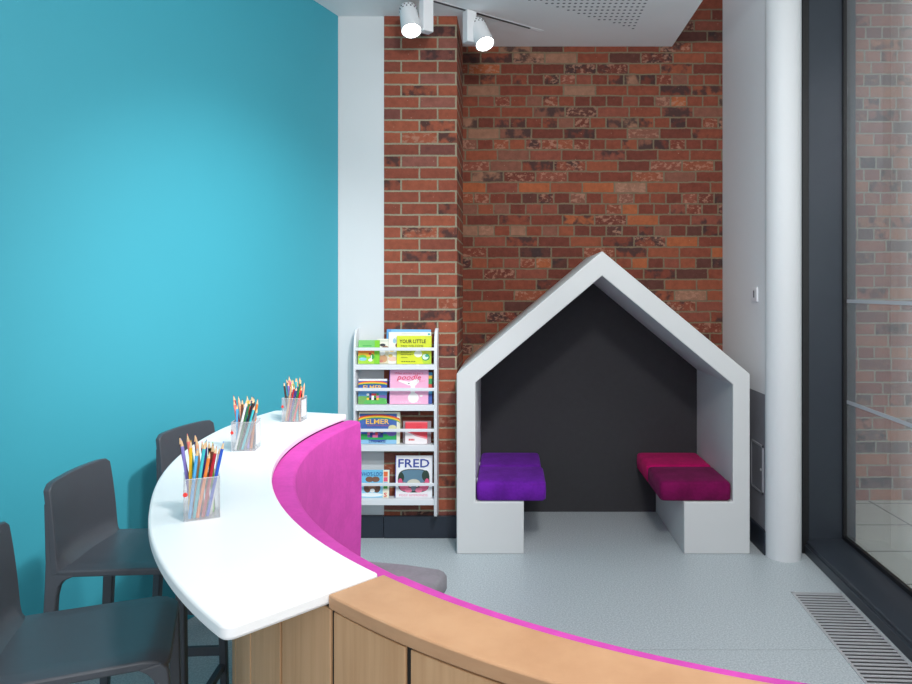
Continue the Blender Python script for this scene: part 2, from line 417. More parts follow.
# one continuous shell: walls, roof and the two benches
prof = [(X0, 0), (X0, ZE), (XC, ZA), (X1, ZE), (X1, 0), (1.038, 0), (1.038, BZ), (xi1, BZ), (xi1, zer), (XC, zi), (xi0, zei), (xi0, BZ), (.088, BZ), (.088, 0)]
wobj('house_shell', MB().prism(prof, Y0, Y1, fn), house_grey, ph, bevel=.006, seg=3)
wobj('back_panel', MB().prism([(.089, 0), (1.037, 0), (1.037, BZ+.001), (xi1-.001, BZ+.001), (xi1-.001, zer), (XC, zi-.001), (xi0+.001, zei), (xi0+.001, BZ+.001), (.089, BZ+.001)], Y1-.02, Y1-.004, fn), charcoal, ph)
def cushion(name, x0, x1, y0, y1, mat, label, pos):
    t = thing('seat_cushion', label, 'cushion', ((x0+x1)/2, (y0+y1)/2, BZ+.0006))
    hx, hy, h = (x1-x0)/2, (y1-y0)/2, .115
    mb = MB(); n = 10; rings = []
    for z, ins, crown in ((.001, .012, 0), (.012, .002, 0), (h*.5, 0, 0), (h-.016, .002, 0), (h-.004, .01, 0), (h, .022, .0)):
        ring = []
        for sx, sy in ((-1, -1), (1, -1), (1, 1), (-1, 1)):
            pass
        r = .022
        for q, (sx, sy) in enumerate(((1, 1), (-1, 1), (-1, -1), (1, -1))):
            for k in range(5):
                a = PI/2*(q+k/4)
                ring.append((sx*(hx-ins-r)+r*math.cos(a), sy*(hy-ins-r)+r*math.sin(a), z))
        rings.append(ring)
    # puffed top
    top = rings[-1]
    for s in (.8, .5, .2):
        rings.append([(x*s, y*s, h+.006*(1-s*s)) for x, y, z in top])
    mb.loft(rings)
    obj('cover', mb, mat, t, smooth=True)
    zb = []
    sd = 1 if pos == 'R' else -1
    obj('zip_tag', MB().box((sd*hx-.003, -hy*.35, h-.03), (sd*hx+.002, -hy*.35+.014, h-.012)), white_lacquer, t)
    return t
ym = 4.485
cushion('c', xi0+.004, .222, Y0+.012, ym-.002, purple, 'violet cushion at the front of the left playhouse bench', 'L')
cushion('c', xi0+.004, .212, ym+.002, Y1-.024, purple, 'violet cushion at the back of the left bench, against the charcoal panel', 'L')
cushion('c', .898, xi1-.004, Y0+.012, ym-.002, plum, 'dark plum cushion at the front of the right playhouse bench', 'R')
cushion('c', .898, xi1-.004, ym+.002, Y1-.024, hot_pink, 'bright raspberry pink cushion at the back of the right bench', 'R')

# ------------------------------------------------------------------ curved bench with oak back
CC = (.95, 2.65)
cb = thing('curved_bench', 'curved oak-backed bench with magenta upholstery and grey seat, half ringing the reading corner', 'bench', (CC[0], CC[1], 0))
A0, A1 = 163.6, 288.0
mb = MB().arc(CC, 1.774, 1.863, 0.0, .966, A0, A1, 96); wobj('back_core', mb, black, cb)
mb = MB().arc(CC, 1.75, 1.876, .969, .995, 226.7, A1, 70)
wobj('cap_rail', mb, oak_cap, cb, bevel=.003)
k = 226.7-6.5*9
while k < A1-1:
    gp = .2 if k > 226 else .17
    mb = MB().arc(CC, 1.862, 1.8685, .0, .962, k+gp, k+6.5-gp, 6)
    wobj('oak_panel', mb, oak, cb, bevel=.0015); k += 6.5
def pad(a0, a1, zt, r1, r0, name='back_pad'):
    mb = MB(); rings = []; n = max(4, int((a1-a0)/1.2)); zb = .3
    prof = []
    for q in range(9):
        a = PI*q/8; prof.append(((r0+r1)/2+(r1-r0)/2*math.cos(a), zt-.014+.014*math.sqrt(max(0, math.sin(a)))))
    prof += [(r0-.006, .8), (r0-.006, .6), (r0, zb), (r1, zb)]
    for k in range(n+1):
        a = math.radians(a0+(a1-a0)*k/n)
        rings.append([(CC[0]+r*math.cos(a), CC[1]+r*math.sin(a), z) for r, z in prof])
    mb.loft(rings)
    return wobj(name, mb, magenta, cb, smooth=True, bevel=.006)
pad(A0, 226.4, .9725, 1.772, 1.69); pad(226.55, A1, .98, 1.7495, 1.696)
wobj('seat_base', MB().arc(CC, 1.272, 1.688, 0, .262, A0+1.2, A1, 70), white_lacquer, cb, bevel=.003)
def seat_pad(a0, a1):
    mb = MB(); rings = []; n = 24
    for k in range(n+1):
        s = 0 if 0 < k < n else .014
        a = math.radians(a0+(a1-a0)*k/n)
        prof = [(1.262+s, .268), (1.252+s, .29), (1.252+s, .33), (1.266+s, .352-s*.6), (1.3, .36-s*.6), (1.46, .364-s*.6), (1.65, .36-s*.6), (1.682-s, .345), (1.682-s, .268)]
        rings.append([(CC[0]+r*math.cos(a), CC[1]+r*math.sin(a), z) for r, z in prof])
    mb.loft(rings)
    return wobj('seat_pad', mb, grey_cloth, cb, smooth=True, bevel=.008)
seat_pad(A0+.9, 204); seat_pad(204.2, 246); seat_pad(246.2, A1)

# ------------------------------------------------------------------ white bar counter
TZ1 = 1.0
bc = thing('bar_counter', 'white curved bar counter on top of the oak-panelled bench wall', 'counter', (-.9, 2.4, 0))
mb = MB(); a0, a1, n = 163.8, 226.6, 80
ro = lambda a: 2.07+.06*max(0, min(1, (205-a)/30))**1.3
outl = []
for k in range(n+1):
    a = a0+(a1-a0)*k/n; outl.append((ro(a), a))
inl = [(1.76, a1-(a1-a0)*k/n) for k in range(n+1)]
P2 = [(CC[0]+r*math.cos(math.radians(a)), CC[1]+r*math.sin(math.radians(a))) for r, a in outl+inl]
# round the two outer corners
def round_poly(P, idx, r):
    out = []
    L = len(P)
    for i, p in enumerate(P):
        if i in idx:
            pv = Vector(p); a = Vector(P[idx[i][0]]); b = Vector(P[idx[i][1]])
            u = (a-pv).normalized(); w = (b-pv).normalized()
            s, e = pv+u*r, pv+w*r
            for k in range(9):
                t = k/8; out.append(tuple((1-t)**2*s+2*t*(1-t)*pv+t*t*e))
        else: out.append(p)
    return out
m = len(P2)
P2 = [p for i, p in enumerate(P2) if i not in (1, n-1)]
m = len(P2); n2 = n-2
P2 = round_poly(P2, {n2: (n2-1, n2+1), 0: (m-1, 1)}, .026)
wobj('counter_top', MB().prism(P2, TZ1-.027, TZ1, lambda u, v, w: (u, v, w)), white_top, bc, bevel=.006, seg=3)

# ------------------------------------------------------------------ stools
def make_stool():
    r = thing('bar_stool', '', 'stool')
    SZ, w, d = .705, .19, .195
    # seat: rounded, slightly dished slab that rolls over at the front
    mb = MB(); nx, ny = 14, 12; top = []; bot = []
    for i in range(nx+1):
        x = -d+2*d*i/nx
        for j in range(ny+1):
            yv = -w+2*w*j/ny
            cx = max(0, (x-(d-.06))/.06); cy = max(0, (abs(yv)-(w-.035))/.035)
            z = SZ-.006*math.cos(PI*yv/(2*w))*math.cos(PI*max(-1, min(1, x/d))/2)-.018*cx**2-.006*cy**2
            xs = x-.012*cx*cy; ys = yv*(1-.02*cx)
            top.append((xs, ys, z)); bot.append((xs*.985, ys*.985, min(z-.02, SZ-.028)))
    K = len(top); fs = []
    idx = lambda i, j: i*(ny+1)+j
    for i in range(nx):
        for j in range(ny):
            fs.append((idx(i, j), idx(i+1, j), idx(i+1, j+1), idx(i, j+1)))
            fs.append(tuple(K+q for q in (idx(i, j), idx(i, j+1), idx(i+1, j+1), idx(i+1, j))))
    for i in range(nx):
        for j in (0, ny): fs.append((idx(i, j), idx(i+1, j), K+idx(i+1, j), K+idx(i, j)))
    for j in range(ny):
        for i in (0, nx): fs.append((idx(i, j), idx(i, j+1), K+idx(i, j+1), K+idx(i, j)))
    mb.add(top+bot, fs)
    obj('seat', mb, stool_pl, r, bevel=.005, seg=2)
    # backrest: one curved sheet with rounded upper corners
    mb = MB(); nu, nv = 16, 14; H = .276; fr = []; bk = []
    for i in range(nu+1):
        u = -1+2*i/nu
        for j in range(nv+1):
            v = j/nv
            hw = w*(1-.0*v)
            edge = max(0, (abs(u)-.8)/.2)
            h = H*v-(.016*edge**2.5+.004*u*u)*v**3
            lean = -.010*v-.010*v*v
            cup = .022*(u*u)*(1-.25*v)
            fil = .05*max(0, 1-v/.22)**2*(1-abs(u)**6)
            yv = u*hw*(1-.03*v*v)
            x = -d-.012+lean+cup+fil
            fr.append((x+.0, yv, SZ-.014+h)); bk.append((-d-.034+lean+cup, yv*.99, SZ-.03+h*1.05))
    K = len(fr); idx = lambda i, j: i*(nv+1)+j; fs = []
    for i in range(nu):
        for j in range(nv):
            fs.append((idx(i, j), idx(i+1, j), idx(i+1, j+1), idx(i, j+1)))
            fs.append(tuple(K+q for q in (idx(i, j), idx(i, j+1), idx(i+1, j+1), idx(i+1, j))))
    for i in range(nu):
        for j in (0, nv): fs.append((idx(i, j), idx(i+1, j), K+idx(i+1, j), K+idx(i, j)))
    for j in range(nv):
        for i in (0, nu): fs.append((idx(i, j), idx(i, j+1), K+idx(i, j+1), K+idx(i, j)))
    mb.add(fr+bk, fs)
    obj('backrest', mb, stool_pl, r, bevel=.004, seg=2)
    # legs: flat tapered profiles, gusseted under the seat
    for s in (-1, 1):
        yy = s*(w-.014)
        # front leg (in the x-z plane)
        prof = [(d-.07, SZ-.024), (d-.02, SZ-.016), (d-.006, SZ-.03), (d-.002, SZ-.06), (d+.010, 0), (d-.014, 0), (d-.030, SZ-.09), (d-.036, SZ-.055), (d-.05, SZ-.038)]
        mb = MB().prism(prof, yy-.014, yy+.014, lambda u, v, q: (u, q+s*.012*(1-v/SZ), v))
        obj('leg', mb, stool_pl, r, bevel=.004)
        prof = [(-d+.06, SZ-.024), (-d+.004, SZ-.012), (-d-.002, SZ+.05), (-d-.022, SZ+.2), (-d-.034, SZ+.2), (-d-.028, SZ+.02), (-d-.03, SZ-.06), (-d-.056, 0), (-d-.028, 0), (-d+.004, SZ-.09), (-d+.012, SZ-.055), (-d+.026, SZ-.038)]
        mb = MB().prism(prof, yy-.012, yy+.013, lambda u, v, q: (u, q+s*.012*(1-v/SZ), v))
        obj('leg', mb, stool_pl, r, bevel=.004)
    zf = .19
    obj('footrest', MB().bar((d-.012, -w+.012, zf), (d-.012, w-.012, zf), .028, .022, side=(0, 0, 1)), stool_pl, r, bevel=.003)
    for s in (-1, 1):
        obj('side_rail', MB().bar((-d-.03, s*(w-.004), .25), (d-.006, s*(w-.008), .25), .034, .016, side=(0, 0, 1)), stool_pl, r, bevel=.003)
    return r
st = make_stool()
SP = [((-1.048, 1.724), 22.3, 'dark grey bar stool cut by the photo edge, nearest to the viewer'),
      ((-1.216, 2.322), 4, 'dark grey bar stool second from the viewer, whole backrest seen against teal wall'),
      ((-1.206, 3.0), -11, 'dark grey bar stool farthest along the counter, mostly hidden behind the white top')]
for i, (p, a, lb) in enumerate(SP):
    o = st if i == 0 else copy_tree(st)
    o.location = (p[0], p[1], 0); o.rotation_euler = (0, 0, math.radians(a))
    o['label'] = lb; o['group'] = 'bar stools along the counter'

# ------------------------------------------------------------------ pencil cups
COL = {'teal green': (20, 150, 120), 'turquoise': (60, 190, 200), 'dark brown': (72, 42, 36), 'chestnut brown': (120, 66, 44),
       'navy': (28, 40, 110), 'black': (28, 28, 30), 'orange': (240, 130, 50), 'golden yellow': (246, 196, 40), 'lime green': (120, 196, 60),
       'lilac': (140, 130, 210), 'red': (225, 50, 45), 'salmon pink': (240, 130, 120), 'peach': (240, 176, 140), 'indigo': (60, 40, 130),
       'sky blue': (80, 170, 225), 'crimson': (180, 30, 50), 'forest green': (40, 110, 60), 'magenta': (210, 50, 140), 'white': (235, 235, 232),
       'grey': (140, 142, 146), 'royal blue': (40, 90, 200), 'tan': (206, 160, 110)}
wood_tip = plain('pencil_wood', (226, 190, 146), .7)
def pcol(n): return plain('pencil_'+n.replace(' ', '_'), COL[n], .4, var=.03, scale=30)
cups = [('nearest', (202, 520), 25, ['teal green', 'turquoise', 'dark brown', 'chestnut brown', 'navy', 'black', 'orange', 'golden yellow', 'lime green', 'lilac', 'red', 'salmon pink', 'peach', 'indigo', 'sky blue', 'white', 'crimson', 'forest green', 'royal blue', 'tan'], False),
        ('middle', (243, 451.5), 7, ['orange', 'dark brown', 'peach', 'salmon pink', 'navy', 'sky blue', 'lime green', 'crimson', 'indigo', 'red', 'black', 'chestnut brown', 'forest green', 'tan', 'white', 'royal blue', 'grey', 'turquoise', 'golden yellow', 'lilac'], True),
        ('farthest', (291, 422.3), -3, ['golden yellow', 'black', 'sky blue', 'red', 'crimson', 'navy', 'lime green', 'royal blue', 'forest green', 'orange', 'white', 'lilac', 'tan', 'dark brown', 'magenta', 'indigo', 'salmon pink', 'turquoise', 'peach', 'chestnut brown'], True)]
def pencil_proto():
    r = thing('colour_pencil', '', 'pencil')
    L, q = .162, .0041
    hexa = lambda rr, z: [(rr*math.cos(PI/3*i), rr*math.sin(PI/3*i), z) for i in range(6)]
    obj('barrel', MB().loft([hexa(q, 0), hexa(q, L)]), wood_tip, r)
    obj('sharpened_tip', MB().loft([hexa(q*.98, L), hexa(.0012, L+.014)]), wood_tip, r)
    obj('lead', MB().loft([hexa(.0012, L+.014), hexa(.0003, L+.0185)]), wood_tip, r)
    return r
proto = {}
for cn, (px, py), rot, names, lab in cups:
    g = G(px, py, TZ1); S = .082; rz = math.radians(rot)
    Rm = Matrix.Rotation(rz, 4, 'Z')
    ctr = g+Rm.to_3x3() @ Vector((0, S/2, 0))
    cup = thing('pencil_cup', f'clear square pencil cup on the white counter, {cn} of the three' if cn == 'middle' else f'clear square pencil cup {cn} of the three on the white counter', 'pencil cup', ctr, rz, 'pencil cups on the counter')
    h = .102; e = S/2; tk = .0025
    mb = MB().box((-e, -e, .0004), (e, e, tk+.0004)).box((-e, -e, tk), (e, -e+tk, h)).box((-e, e-tk, tk), (e, e, h)).box((-e, -e+tk, tk), (-e+tk, e-tk, h)).box((e-tk, -e+tk, tk), (e, e-tk, h))
    obj('cup', mb, acrylic, cup)
    rimm = plain('acrylic_edge', (226, 228, 232), .2)
    mb = MB()
    for a, b in (((-e, -e), (e, -e+tk)), ((-e, e-tk), (e, e)), ((-e, -e), (-e+tk, e)), ((e-tk, -e), (e, e))):
        mb.box((a[0], a[1], h-.0006), (b[0], b[1], h+.0004))
    obj('rim', mb, rimm, cup)
    o = obj('price_dot', MB().cyl((-e-.0004, -e+.012, .066), (-e+.0001, -e+.012, .066), .009, n=20).cyl((-e+.004, -e-.0005, .066), (-e+.004, -e, .066), .0055, n=16), plain('red_sticker', (222, 50, 44), .5), cup)
    o['label'] = 'red round sticker'
    if lab:
        o = obj('paper_label', MB().box((e, -e+.012, .02), (e+.0006, e-.012, .092)), white_lacquer, cup); o['label'] = 'white paper label'
    rnd = random.Random(len(names)*31+rot)
    cells = list(range(20)); rnd.shuffle(cells)
    for i, nm in enumerate(names):
        if 'p' not in proto: proto['p'] = pencil_proto(); pr = proto['p']
        else: pr = copy_tree(proto['p'])
        gx, gy = cells[i] % 5, cells[i]//5
        lean = {'nearest': (.26, .12, -.1, -.16), 'middle': (.42, .1, -.12, -.22), 'farthest': (.36, -.08, .1, -.2)}[cn][gy]
        lim = S/2-.0085
        ux = (gx-2)/2; dy = (gy-1.5)/1.5
        span = 1-abs(lean)
        j1, j2 = rnd.uniform(-.05, .05), rnd.uniform(-.05, .05)
        b = Vector(((ux*.8*span-lean+j1)*lim, (dy*.8+j2)*lim, .0032)); t = Vector(((ux*(span+.02)+lean-.02+j2*.4)*lim, (dy*.93+j1)*lim, h))
        u = ux+lean
        d = (t-b).normalized()
        b.z += .0042*math.sqrt(max(0, 1-d.z*d.z))
        q = d.to_track_quat('Z', 'Y')
        M = Matrix.Translation(ctr) @ Rm @ Matrix.Translation(b) @ q.to_matrix().to_4x4()
        pr.location = M.translation; pr.rotation_mode = 'XYZ'; pr.rotation_euler = M.to_euler(); pr.scale = (1, 1, (rnd.uniform(.9, 1.12) if cn == 'nearest' else rnd.uniform(.82, 1.05)))
        where = 'toward the left' if u < -.4 else 'toward the right' if u > .4 else 'near the centre'
        pr['label'] = f'{nm} colouring pencil standing {where} in the {cn} clear cup'
        pr['group'] = f'colouring pencils in the {cn} cup'
        for ch in pr.children:
            st_ = ch.name.split('.')[0]
            if st_ != 'sharpened_tip':
                ch.data = ch.data.copy(); ch.data.materials[0] = pcol(nm)

# ------------------------------------------------------------------ book rack
SY, SB = 4.25, Yp-.006      # front plane and back
bs = thing('book_rack', 'white wall-mounted book display rack with four tiers beside the brick pier', 'book rack', (-.71, 4.3, .168))
xl, xr = W(353.2, 0, SY).x, W(437, 0, SY).x
zt, zb = W(0, 329, SY).z, W(0, 517, SY).z
side = [(SB, zb), (SY+.008, zb), (SY, zb+.01), (SY, zt-.20), (SY+.004, zt-.11), (SY+.018, zt-.05), (SY+.045, zt-.012), (SY+.075, zt), (SB, zt)]
for a, b in ((xl, xl+.013), (xr-.019, xr)):
    wobj('side_panel', MB().prism(side, a, b, lambda u, v, w: (w, u, v)), white_lacquer, bs, bevel=.002)
tiers = [(364.7, 369.8, 347.6, 350.8), (405.2, 411, 388.0, 391.2), (445.4, 451.4, 429, 432), (499.6, 505.4, 483.2, 486.2)]
lz = []
for a, b, c, d in tiers:
    z1, z0 = W(0, a, SY).z, W(0, b, SY).z
    wobj('shelf', MB().box((xl+.012, SY+.004, z0), (xr-.018, SB-.03, z1-.001)).box((xl+.012, SY+.002, z0), (xr-.018, SY+.014, z1)), white_lacquer, bs, bevel=.0015)
    r1, r0 = W(0, c, SY).z, W(0, d, SY).z
    wobj('rail', MB().box((xl+.012, SY+.001, r0), (xr-.018, SY+.010, r1)), white_lacquer, bs, bevel=.002)
    lz.append(z1)

def text_mb(s, width, height, bold=False, shear=0):
    cu = bpy.data.curves.new('t', 'FONT'); cu.body = s; cu.align_x = 'CENTER'; cu.size = 1; cu.shear = shear
    if bold: cu.offset = .012
    cu.resolution_u = 2
    ob = bpy.data.objects.new('t', cu); C.objects.link(ob)
    dg = bpy.context.evaluated_depsgraph_get(); me = bpy.data.meshes.new_from_object(ob.evaluated_get(dg))
    xs = [v.co.x for v in me.vertices]; ys = [v.co.y for v in me.vertices]
    sx = width/max(1e-6, max(xs)-min(xs)); sy = height/max(1e-6, max(ys)-min(ys)); mx = (max(xs)+min(xs))/2; my = min(ys)
    vs = [((v.co.x-mx)*sx, (v.co.y-my)*sy) for v in me.vertices]; fs = [tuple(p.vertices) for p in me.polygons]
    bpy.data.objects.remove(ob); bpy.data.curves.remove(cu); bpy.data.meshes.remove(me)
    return vs, fs

def strokes(rgb, u0, u1, v, h, n, seed=1):
    rr = random.Random(seed); out = []; u = u0
    while u < u1:
        wd = rr.uniform(.6, 1.4)*(u1-u0)/n; out.append(('rect', rgb, u, v, min(u1, u+wd*.78), v+h)); u += wd
    return out
def ink(rgb): return plain('ink_%d_%d_%d' % rgb, rgb, .55, var=.04, scale=60)
def book(tier, px0, px1, py0, layer, label, color, art=(), texts=(), spine=None, tilt=0, th=.008, pybase=None):
    """a picture book leaning on a tier; art and texts are given in fractions of the cover (0..1 across, 0..1 up)"""
    Yb = SY+.026+layer*.011; px0 = max(px0, 358.4); px1 = min(px1, 432.2)
    a, b = W(px0, 0, Yb+.01), W(px1, 0, Yb+.01); w = b.x-a.x
    zb = lz[tier]; h = W(0, py0, Yb+.02).z-zb
    lean = math.radians(5.5)
    r = thing('picture_book', label, 'book', ((a.x+b.x)/2, Yb, zb+.0014), 0, 'picture books on the rack')
    r.rotation_euler = (-lean, math.radians(tilt), 0)
    h = h/math.cos(lean)
    obj('cover', MB().box((-w/2, 0, 0), (w/2, .0012, h)).box((-w/2, th-.0012, 0), (w/2, th, h)).box((-w/2, 0, 0), (-w/2+.0015, th, h)), ink(color), r)
    obj('page_block', MB().box((-w/2+.0014, .0013, .002), (w/2-.0025, th-.0013, h-.002)), plain('paper', (238, 234, 224), .8), r)
    mats = []; mb = MB(); lv = 0
    for kind, rgb, *p in art:
        m = ink(rgb)
        if m not in mats: mats.append(m)
        mi = mats.index(m); lv += 1; y = -.00012*lv
        X = lambda u: (u-.5)*w
        Z = lambda v: v*h
        if kind == 'rect': poly = [(X(p[0]), Z(p[1])), (X(p[2]), Z(p[1])), (X(p[2]), Z(p[3])), (X(p[0]), Z(p[3]))]
        elif kind == 'ell': poly = [(X(p[0])+p[2]*w*math.cos(2*PI*k/24), Z(p[1])+p[3]*h*math.sin(2*PI*k/24)) for k in range(24)]
        elif kind == 'sup': poly = [(X(p[0])+p[2]*w*math.copysign(abs(math.cos(2*PI*k/32))**.62, math.cos(2*PI*k/32)), Z(p[1])+p[3]*h*math.copysign(abs(math.sin(2*PI*k/32))**.62, math.sin(2*PI*k/32))) for k in range(32)]
        elif kind == 'poly': poly = [(X(u), Z(v)) for u, v in p[0]]
        elif kind == 'bow':     # arch band: centre u, base v, outer ru, outer rv, thickness (fraction)
            cu_, cv, ru, rv, tk = p; ang = [PI*k/20 for k in range(21)]
            o_ = [(X(cu_)+ru*w*math.cos(q), Z(cv)+rv*h*math.sin(q)) for q in ang]; i_ = [(X(cu_)+(ru-tk*.6)*w*math.cos(q), Z(cv)+(rv-tk)*h*math.sin(q)) for q in ang]
            cl = lambda P: [(max(-w/2, min(w/2, x)), max(0, min(h, z))) for x, z in P]
            o_, i_ = cl(o_), cl(i_)
            for k in range(20): mb.add([(q[0], y, q[1]) for q in (o_[k], o_[k+1], i_[k+1], i_[k])], [(0, 1, 2, 3)], mi)
            continue
        poly = [(max(-w/2, min(w/2, x)), max(0, min(h, z))) for x, z in poly]
        mb.add([(x, y, z) for x, z in poly], [tuple(range(len(poly)))], mi)
    if mats: obj('cover_picture', mb, mats, r)
    for k, (s, rgb, u, v, tw, thh, *opt) in enumerate(texts):
        vs, fs = text_mb(s, tw*w, thh*h, 'b' in opt, .3 if 'i' in opt else 0)
        obj('title' if k == 0 else 'lettering', MB().add([((u-.5)*w+x, -.0032-.0001*k, v*h+z) for x, z in vs], fs), ink(rgb), r)
    return r

# rows of coloured letters etc. on each cover follow the photograph
# tier 1
book(0, 377, 391, 339, 2.2, 'cream photo-animal book half hidden behind taller book, top tier', (232, 230, 214),
     [('rect', (214, 206, 178), 0, 0, 1, .55), ('ell', (196, 150, 110), .45, .2, .3, .16), ('ell', (232, 232, 232), .35, .45, .25, .12), ('ell', (150, 110, 84), .6, .62, .25, .1), ('ell', (60, 60, 66), .4, .75, .2, .06), ('ell', (190, 120, 110), .3, .1, .15, .06), ('rect', (188, 200, 180), .1, .9, .9, .93)])
book(0, 356.2, 379.6, 340.3, 1.1, 'green and orange farm picture book at the left of the top tier', (112, 190, 90),
     [('rect', (120, 196, 110), 0, .62, .76, 1), ('rect', (60, 160, 80), .2, .74, .62, .78), ('rect', (222, 90, 60), 0, .56, .76, .62), ('rect', (236, 120, 40), 0, .42, .76, .56), ('rect', (246, 186, 50), 0, .3, .76, .46), ('rect', (160, 206, 60), 0, 0, .76, .3), ('ell', (110, 190, 60), .2, .3, .2, .08), ('ell', (130, 200, 220), .22, .2, .18, .07), ('ell', (60, 160, 70), .66, .3, .1, .12), ('ell', (246, 246, 240), .58, .16, .1, .06), ('rect', (246, 246, 240), .6, .18, .64, .36), ('ell', (214, 60, 50), .56, .42, .07, .05), ('rect', (124, 200, 40), .77, 0, 1, 1)])
book(0, 386.2, 430.4, 329.6, 3.0, 'pale blue book at the very back of the top tier', (120, 184, 226), [('rect', (90, 160, 216), 0, .0, .1, 1)], tilt=.5)
book(0, 388.5, 431.0, 332.2, 1.9, 'white floral picture book behind the lime yellow one on the top tier', (236, 234, 222),
     [('ell', (236, 196, 120), .08, .42, .06, .05), ('ell', (226, 190, 170), .1, .15, .1, .08), ('ell', (150, 190, 210), .14, .72, .04, .08), ('ell', (220, 190, 110), .05, .25, .05, .05), ('ell', (140, 90, 70), .2, .58, .04, .06), ('ell', (60, 170, 180), .95, .93, .03, .03), ('rect', (206, 206, 200), .3, .93, .75, .95)])
book(0, 396.8, 431.4, 336, .7, 'lime yellow picture book with black hand-lettered title on the top tier', (212, 220, 44),
     [('rect', (206, 216, 60), .82, .94, .99, .99), ('ell', (176, 206, 50), .9, .15, .16, .22), ('ell', (236, 238, 226), .62, .36, .115, .125), ('ell', (40, 140, 80), .84, .24, .115, .125), ('ell', (214, 236, 220), .83, .25, .09, .1), ('ell', (60, 170, 130), .87, .29, .05, .05)]+strokes((110, 116, 24), .12, .45, .41, .03, 7, 2)+strokes((110, 116, 24), .12, .46, .32, .025, 8, 3)+strokes((120, 126, 30), .13, .32, .22, .022, 5, 4)+strokes((110, 116, 24), .14, .54, .07, .03, 7, 5),
     [('YOUR LITTLE', (30, 34, 20), .46, .74, .76, .13, 'b'), ('TINY WELCOME', (70, 80, 20), .44, .6, .66, .075)])
# tier 2
RB = [((214, 60, 50), 1.0), ((240, 140, 40), .9), ((246, 206, 60), .82), ((70, 160, 80), .73), ((40, 80, 150), .63)]
def rainbow(cv, ru, rv, tk): return [('bow', c, .5, cv, ru-k*.022, rv-k*tk, tk) for k, (c, _) in enumerate(RB)]
def patch(u0, v0, u1, v1, n, m, seed):
    rr = random.Random(seed); cs = [(220, 60, 60), (246, 246, 240), (40, 60, 130), (240, 190, 60), (60, 150, 80), (230, 110, 160), (30, 30, 34), (120, 80, 160)]
    return [('rect', rr.choice(cs), u0+(u1-u0)*i/n, v0+(v1-v0)*j/m, u0+(u1-u0)*(i+1)/n, v0+(v1-v0)*(j+1)/m) for i in range(n) for j in range(m)]
hills = [('ell', (110, 170, 90), .15, .12, .4, .2), ('ell', (120, 96, 170), .85, .2, .3, .16), ('ell', (90, 180, 90), .7, .05, .5, .2)]
book(1, 356.6, 387.0, 379, 1.0, 'small blue book with a rainbow and yellow title at the left of the second tier', (36, 60, 130),
     [('rect', (236, 238, 244), 0, .92, 1, 1), ('rect', (56, 90, 170), 0, .0, 1, .92), ('rect', (90, 150, 205), 0, 0, 1, .5)]+rainbow(.72, .66, .2, .032)+hills+patch(.3, .16, .72, .42, 5, 3, 4),
     [('ELMER', (246, 190, 70), .5, .56, .66, .18, 'b')])
book(1, 424.5, 432.5, 372.5, 2.2, 'narrow strip of a rainbow-coloured book behind the pink book', (60, 150, 190),
     [('rect', (236, 190, 60), 0, .8, 1, .9), ('rect', (60, 160, 90), 0, .62, 1, .8), ('rect', (214, 80, 60), .4, .5, 1, .62), ('rect', (60, 90, 170), 0, 0, 1, .3)])
book(1, 402, 428.5, 371.5, 2.9, 'pale grey book edge showing above the pink book', (206, 202, 208))
book(1, 389.2, 428.3, 370, .9, 'pink picture book with red script title and white dog, second tier', (238, 176, 208),
     [('rect', (96, 70, 150), 0, 0, .02, 1), ('ell', (240, 238, 236), .62, .18, .14, .15), ('rect', (240, 238, 236), .53, .08, .7, .3), ('rect', (240, 238, 236), .55, .3, .66, .55), ('ell', (240, 238, 236), .6, .6, .11, .08), ('ell', (236, 234, 232), .68, .66, .08, .07), ('poly', (240, 238, 236), [(.5, .54), (.24, .66), (.26, .7), (.56, .64)]), ('ell', (90, 80, 84), .5, .6, .02, .015), ('ell', (240, 238, 236), .82, .24, .04, .03)],
     [('poodle', (214, 34, 80), .5, .66, .62, .2, 'i'), ('Who wants to be a', (226, 80, 130), .5, .87, .72, .055, 'i'), ('I don\'t', (226, 100, 140), .82, .66, .2, .03), ('LAUREN CHILD', (250, 226, 238), .56, .03, .52, .045)])
# tier 3
book(2, 355.2, 400, 412, 1.0, 'large blue rainbow picture book with yellow title on the third tier', (226, 226, 206),
     [('rect', (64, 104, 176), .02, .13, .92, .94), ('rect', (110, 170, 214), .02, .13, .92, .5), ('rect', (140, 190, 224), .02, .0, .92, .13)]+[('bow', c, .46, .5, .74-k*.028, .42-k*.03, .032) for k, (c, _) in enumerate(RB[:4])]+[('ell', (60, 96, 170), .46, .42, .4, .36), ('ell', (214, 210, 160), .82, .5, .1, .09), ('rect', (40, 160, 84), .02, .13, .92, .3), ('ell', (110, 90, 170), .8, .34, .12, .1)]+patch(.22, .2, .6, .44, 6, 3, 9),
     [('ELMER', (246, 196, 90), .46, .62, .56, .15, 'b'), ('THE PATCHWORK ELEPHANT', (200, 70, 80), .47, .55, .52, .04), ('DAVID McKEE', (40, 60, 120), .46, .04, .4, .055, 'b')])
book(2, 403, 431, 421, 2.4, 'greyish transparent-covered book behind the small red book', (150, 140, 146))
book(2, 405.3, 427.3, 421.8, .9, 'small red and white book on the right of the third tier', (228, 66, 80),
     [('poly', (238, 232, 234), [(0, 0), (1, 0), (1, .2), (.5, .34), (0, .58)]), ('poly', (240, 150, 160), [(0, .58), (.5, .34), (1, .2), (1, .27), (.5, .42), (0, .62)]), ('rect', (240, 110, 120), 0, .94, 1, 1)]+strokes((214, 40, 60), .16, .42, .15, .08, 4, 6)+strokes((200, 44, 60), .5, .75, .75, .03, 4, 7))
